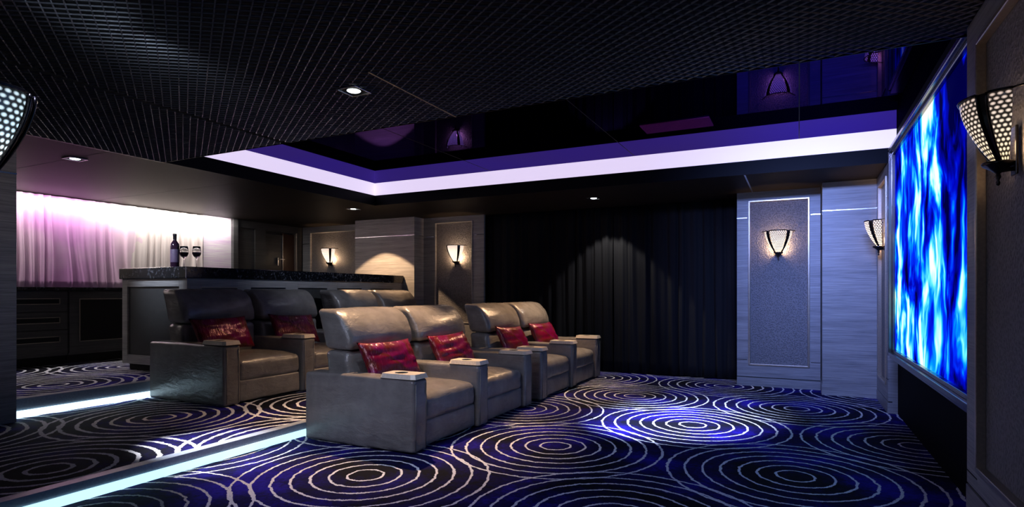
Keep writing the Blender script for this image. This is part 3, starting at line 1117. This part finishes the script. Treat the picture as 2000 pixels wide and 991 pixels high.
pil = [(-3.36, 4.3, 0.675, 'near seat of the nearest recliner', 1), (-3.36, 5.36, 0.675, 'second seat of the nearest recliner', 2),
       (-3.36, 6.86, 0.675, 'first seat of the far front recliner', 3), (-3.36, 7.9, 0.675, 'last front seat, by the curtain', 4),
       (-5.9, 4.5, 0.835, 'near seat of the rear row', 5), (-5.9, 5.55, 0.835, 'second seat of the rear row', 6)]
for (x, y, z, d, s) in pil:
    bm = pillow_mesh(s)
    o = obj('throw_pillow', bm, M['satin'], None, True)
    o.location = (x, y, z)
    o.rotation_euler = (math.radians(-3 + (s % 3) * 2), math.radians(-27), math.radians(-3 + s % 4))
    tag(o, 'crimson satin throw pillow on the ' + d, 'pillow', 'crimson throw pillows')

# ------------------------------------------------------------------ wall sconces
def sconce(loc, ang, label, mat='bead', power=13.0, col=WARM, sc=1.0):
    """local -y comes out of the wall; origin on the wall at the foot of the glass"""
    t = thing('wall_sconce', label, 'wall lamp', loc, ang, 'beaded glass wall sconces')
    t.scale = (sc, sc, sc)
    prof = []
    H_ = 0.29
    nz = 18
    for k in range(nz + 1):
        h = k / nz
        prof.append((0.05 + 0.125 * (1 - (1 - h) ** 1.7), h * H_))

    def pt(phi, k, off=0.0):
        r, z = prof[k]
        r += off
        return Vector((r * math.cos(phi), -0.03 - r * 1.0 * math.sin(phi), z))
    segs = [(0.05, 0.2), (0.295, 0.705), (0.80, 0.95)]
    for (a, b_) in segs:
        bm = bmesh.new()
        uvl = bm.loops.layers.uv.new('UVMap')
        n = 10
        V = [[bm.verts.new(pt(PI * (a + (b_ - a) * i / n), k)) for i in range(n + 1)] for k in range(nz + 1)]
        for k in range(nz):
            for i in range(n):
                f = bm.faces.new((V[k][i], V[k][i + 1], V[k + 1][i + 1], V[k + 1][i]))
                cols = 5.0
                for lp, (ii, kk) in zip(f.loops, ((i, k), (i + 1, k), (i + 1, k + 1), (i, k + 1))):
                    lp[uvl].uv = (ii / n * cols * (b_ - a) / 0.25, kk * 0.85)
        o = obj('glass_panel', bm, M[mat], t, True)
        md = o.modifiers.new('thickness', 'SOLIDIFY')
        md.thickness = 0.004
    for a in (0.21, 0.28, 0.72, 0.79):
        bm = bmesh.new()
        tube(bm, [pt(PI * a, k, 0.006) for k in range(nz + 1)], 0.0055, 6)
        obj('rib', bm, M['sconce_metal'], t, True)
    # beaded dark strip between the paired ribs
    for (a, b_) in ((0.205, 0.285), (0.715, 0.795)):
        bm = bmesh.new()
        V = [[bm.verts.new(pt(PI * (a + (b_ - a) * i / 2), k)) for i in range(3)] for k in range(nz + 1)]
        for k in range(nz):
            for i in range(2):
                bm.faces.new((V[k][i], V[k][i + 1], V[k + 1][i + 1], V[k + 1][i]))
        obj('rib_plate', bm, M['sconce_metal'], t, True)
    # rims
    for (a, b_) in segs:
        bm = bmesh.new()
        tube(bm, [pt(PI * (a + (b_ - a) * i / 10), nz, 0.003) for i in range(11)], 0.0065, 6)
        obj('rim', bm, M['sconce_metal'], t, True)
    bm = bmesh.new()
    tube(bm, [pt(PI * 0.05, nz, 0.0), (0.2, -0.02, 0.292), (0.205, 0.0, 0.293)], 0.005, 6)
    obj('wall_arm', bm, M['sconce_metal'], t, True)
    bm = bmesh.new()
    tube(bm, [pt(PI * 0.95, nz, 0.0), (-0.2, -0.02, 0.292), (-0.205, 0.0, 0.293)], 0.005, 6)
    obj('wall_arm', bm, M['sconce_metal'], t, True)
    bm = bmesh.new()
    lathe(bm, [(0.0, -0.105), (0.007, -0.1), (0.009, -0.09), (0.005, -0.08), (0.012, -0.065), (0.008, -0.05), (0.03, -0.03), (0.058, -0.012), (0.062, -0.002), (0.056, 0.004), (0, 0.004)], 24, Matrix.Translation((0, -0.065, 0)))
    obj('base_cup', bm, M['sconce_metal'], t, True)
    bm = bmesh.new()
    bx(bm, -0.035, 0.035, -0.012, 0.0, -0.06, 0.16, 0.004)
    tube(bm, [(0, -0.01, -0.03), (0, -0.05, -0.035)], 0.01, 8)
    obj('backplate', bm, M['sconce_metal'], t)
    d = bpy.data.lights.new('sconce_light', 'POINT')
    d.energy = power
    d.color = col
    d.shadow_soft_size = 0.03
    lo = bpy.data.objects.new('sconce_light', d)
    C.objects.link(lo)
    lo.parent = t
    lo.location = (0, -0.06, 0.07)
    return t


sconce((-0.25, 8.76, 1.85), 0, 'beaded glass wall sconce on the fabric panel right of the curtain')
sconce((0.885, 7.82, 1.83), -PI / 2, 'beaded glass wall sconce beside the far edge of the screen')
sconce((0.818, 3.12, 1.85), -PI / 2, 'large beaded glass wall sconce at the right edge of the room', 'bead_near', power=1.4, sc=0.93)
sconce((-5.62, 9.12, 1.87), 0, 'beaded glass wall sconce left of the black curtain')
sconce((-8.82, 9.27, 1.93), 0, 'beaded glass wall sconce behind the bar, left of the pilaster')
sconce((-3.25, 1.2, 1.79), PI / 2, 'blue-white beaded glass wall sconce at the left edge', 'bead_cool', 5.0, (0.7, 0.85, 1.0), 1.32)

# ------------------------------------------------------------------ recessed downlights
def downlight(x, y, label):
    t = thing('downlight', label, 'ceiling light', (x, y, CZ), 0, 'square recessed downlights')
    bm = bmesh.new()
    s, w_ = 0.085, 0.012
    for q in ((-s, s, s - w_, s), (-s, s, -s, -s + w_), (-s, -s + w_, -s + w_, s - w_), (s - w_, s, -s + w_, s - w_)):
        bx(bm, *q, -0.01, 0.0, 0.002)
    obj('trim_ring', bm, M['steel'], t)
    bm = bmesh.new()
    bx(bm, -s + w_, s - w_, -s + w_, s - w_, -0.004, -0.001)
    obj('housing', bm, M['black'], t)
    bm = bmesh.new()
    lathe(bm, [(0, -0.009), (0.038, -0.009), (0.047, -0.004), (0.047, 0.0), (0, 0.0)], 24)
    obj('lamp', bm, M['lamp_cool'], t, True)
    return t


dl = downlight(-2.76, 3.12, 'square recessed downlight in the mesh ceiling, the brightest one')
for (x, y, lb) in ((-6.77, 3.42, 'square recessed downlight above the left platform, in front of the lit niche'),
                   (-6.66, 7.52, 'square recessed downlight above the far end of the bar'),
                   (-2.72, 8.24, 'square recessed downlight in front of the black curtain')):
    dup(dl, (x, y, CZ), 0, lb)
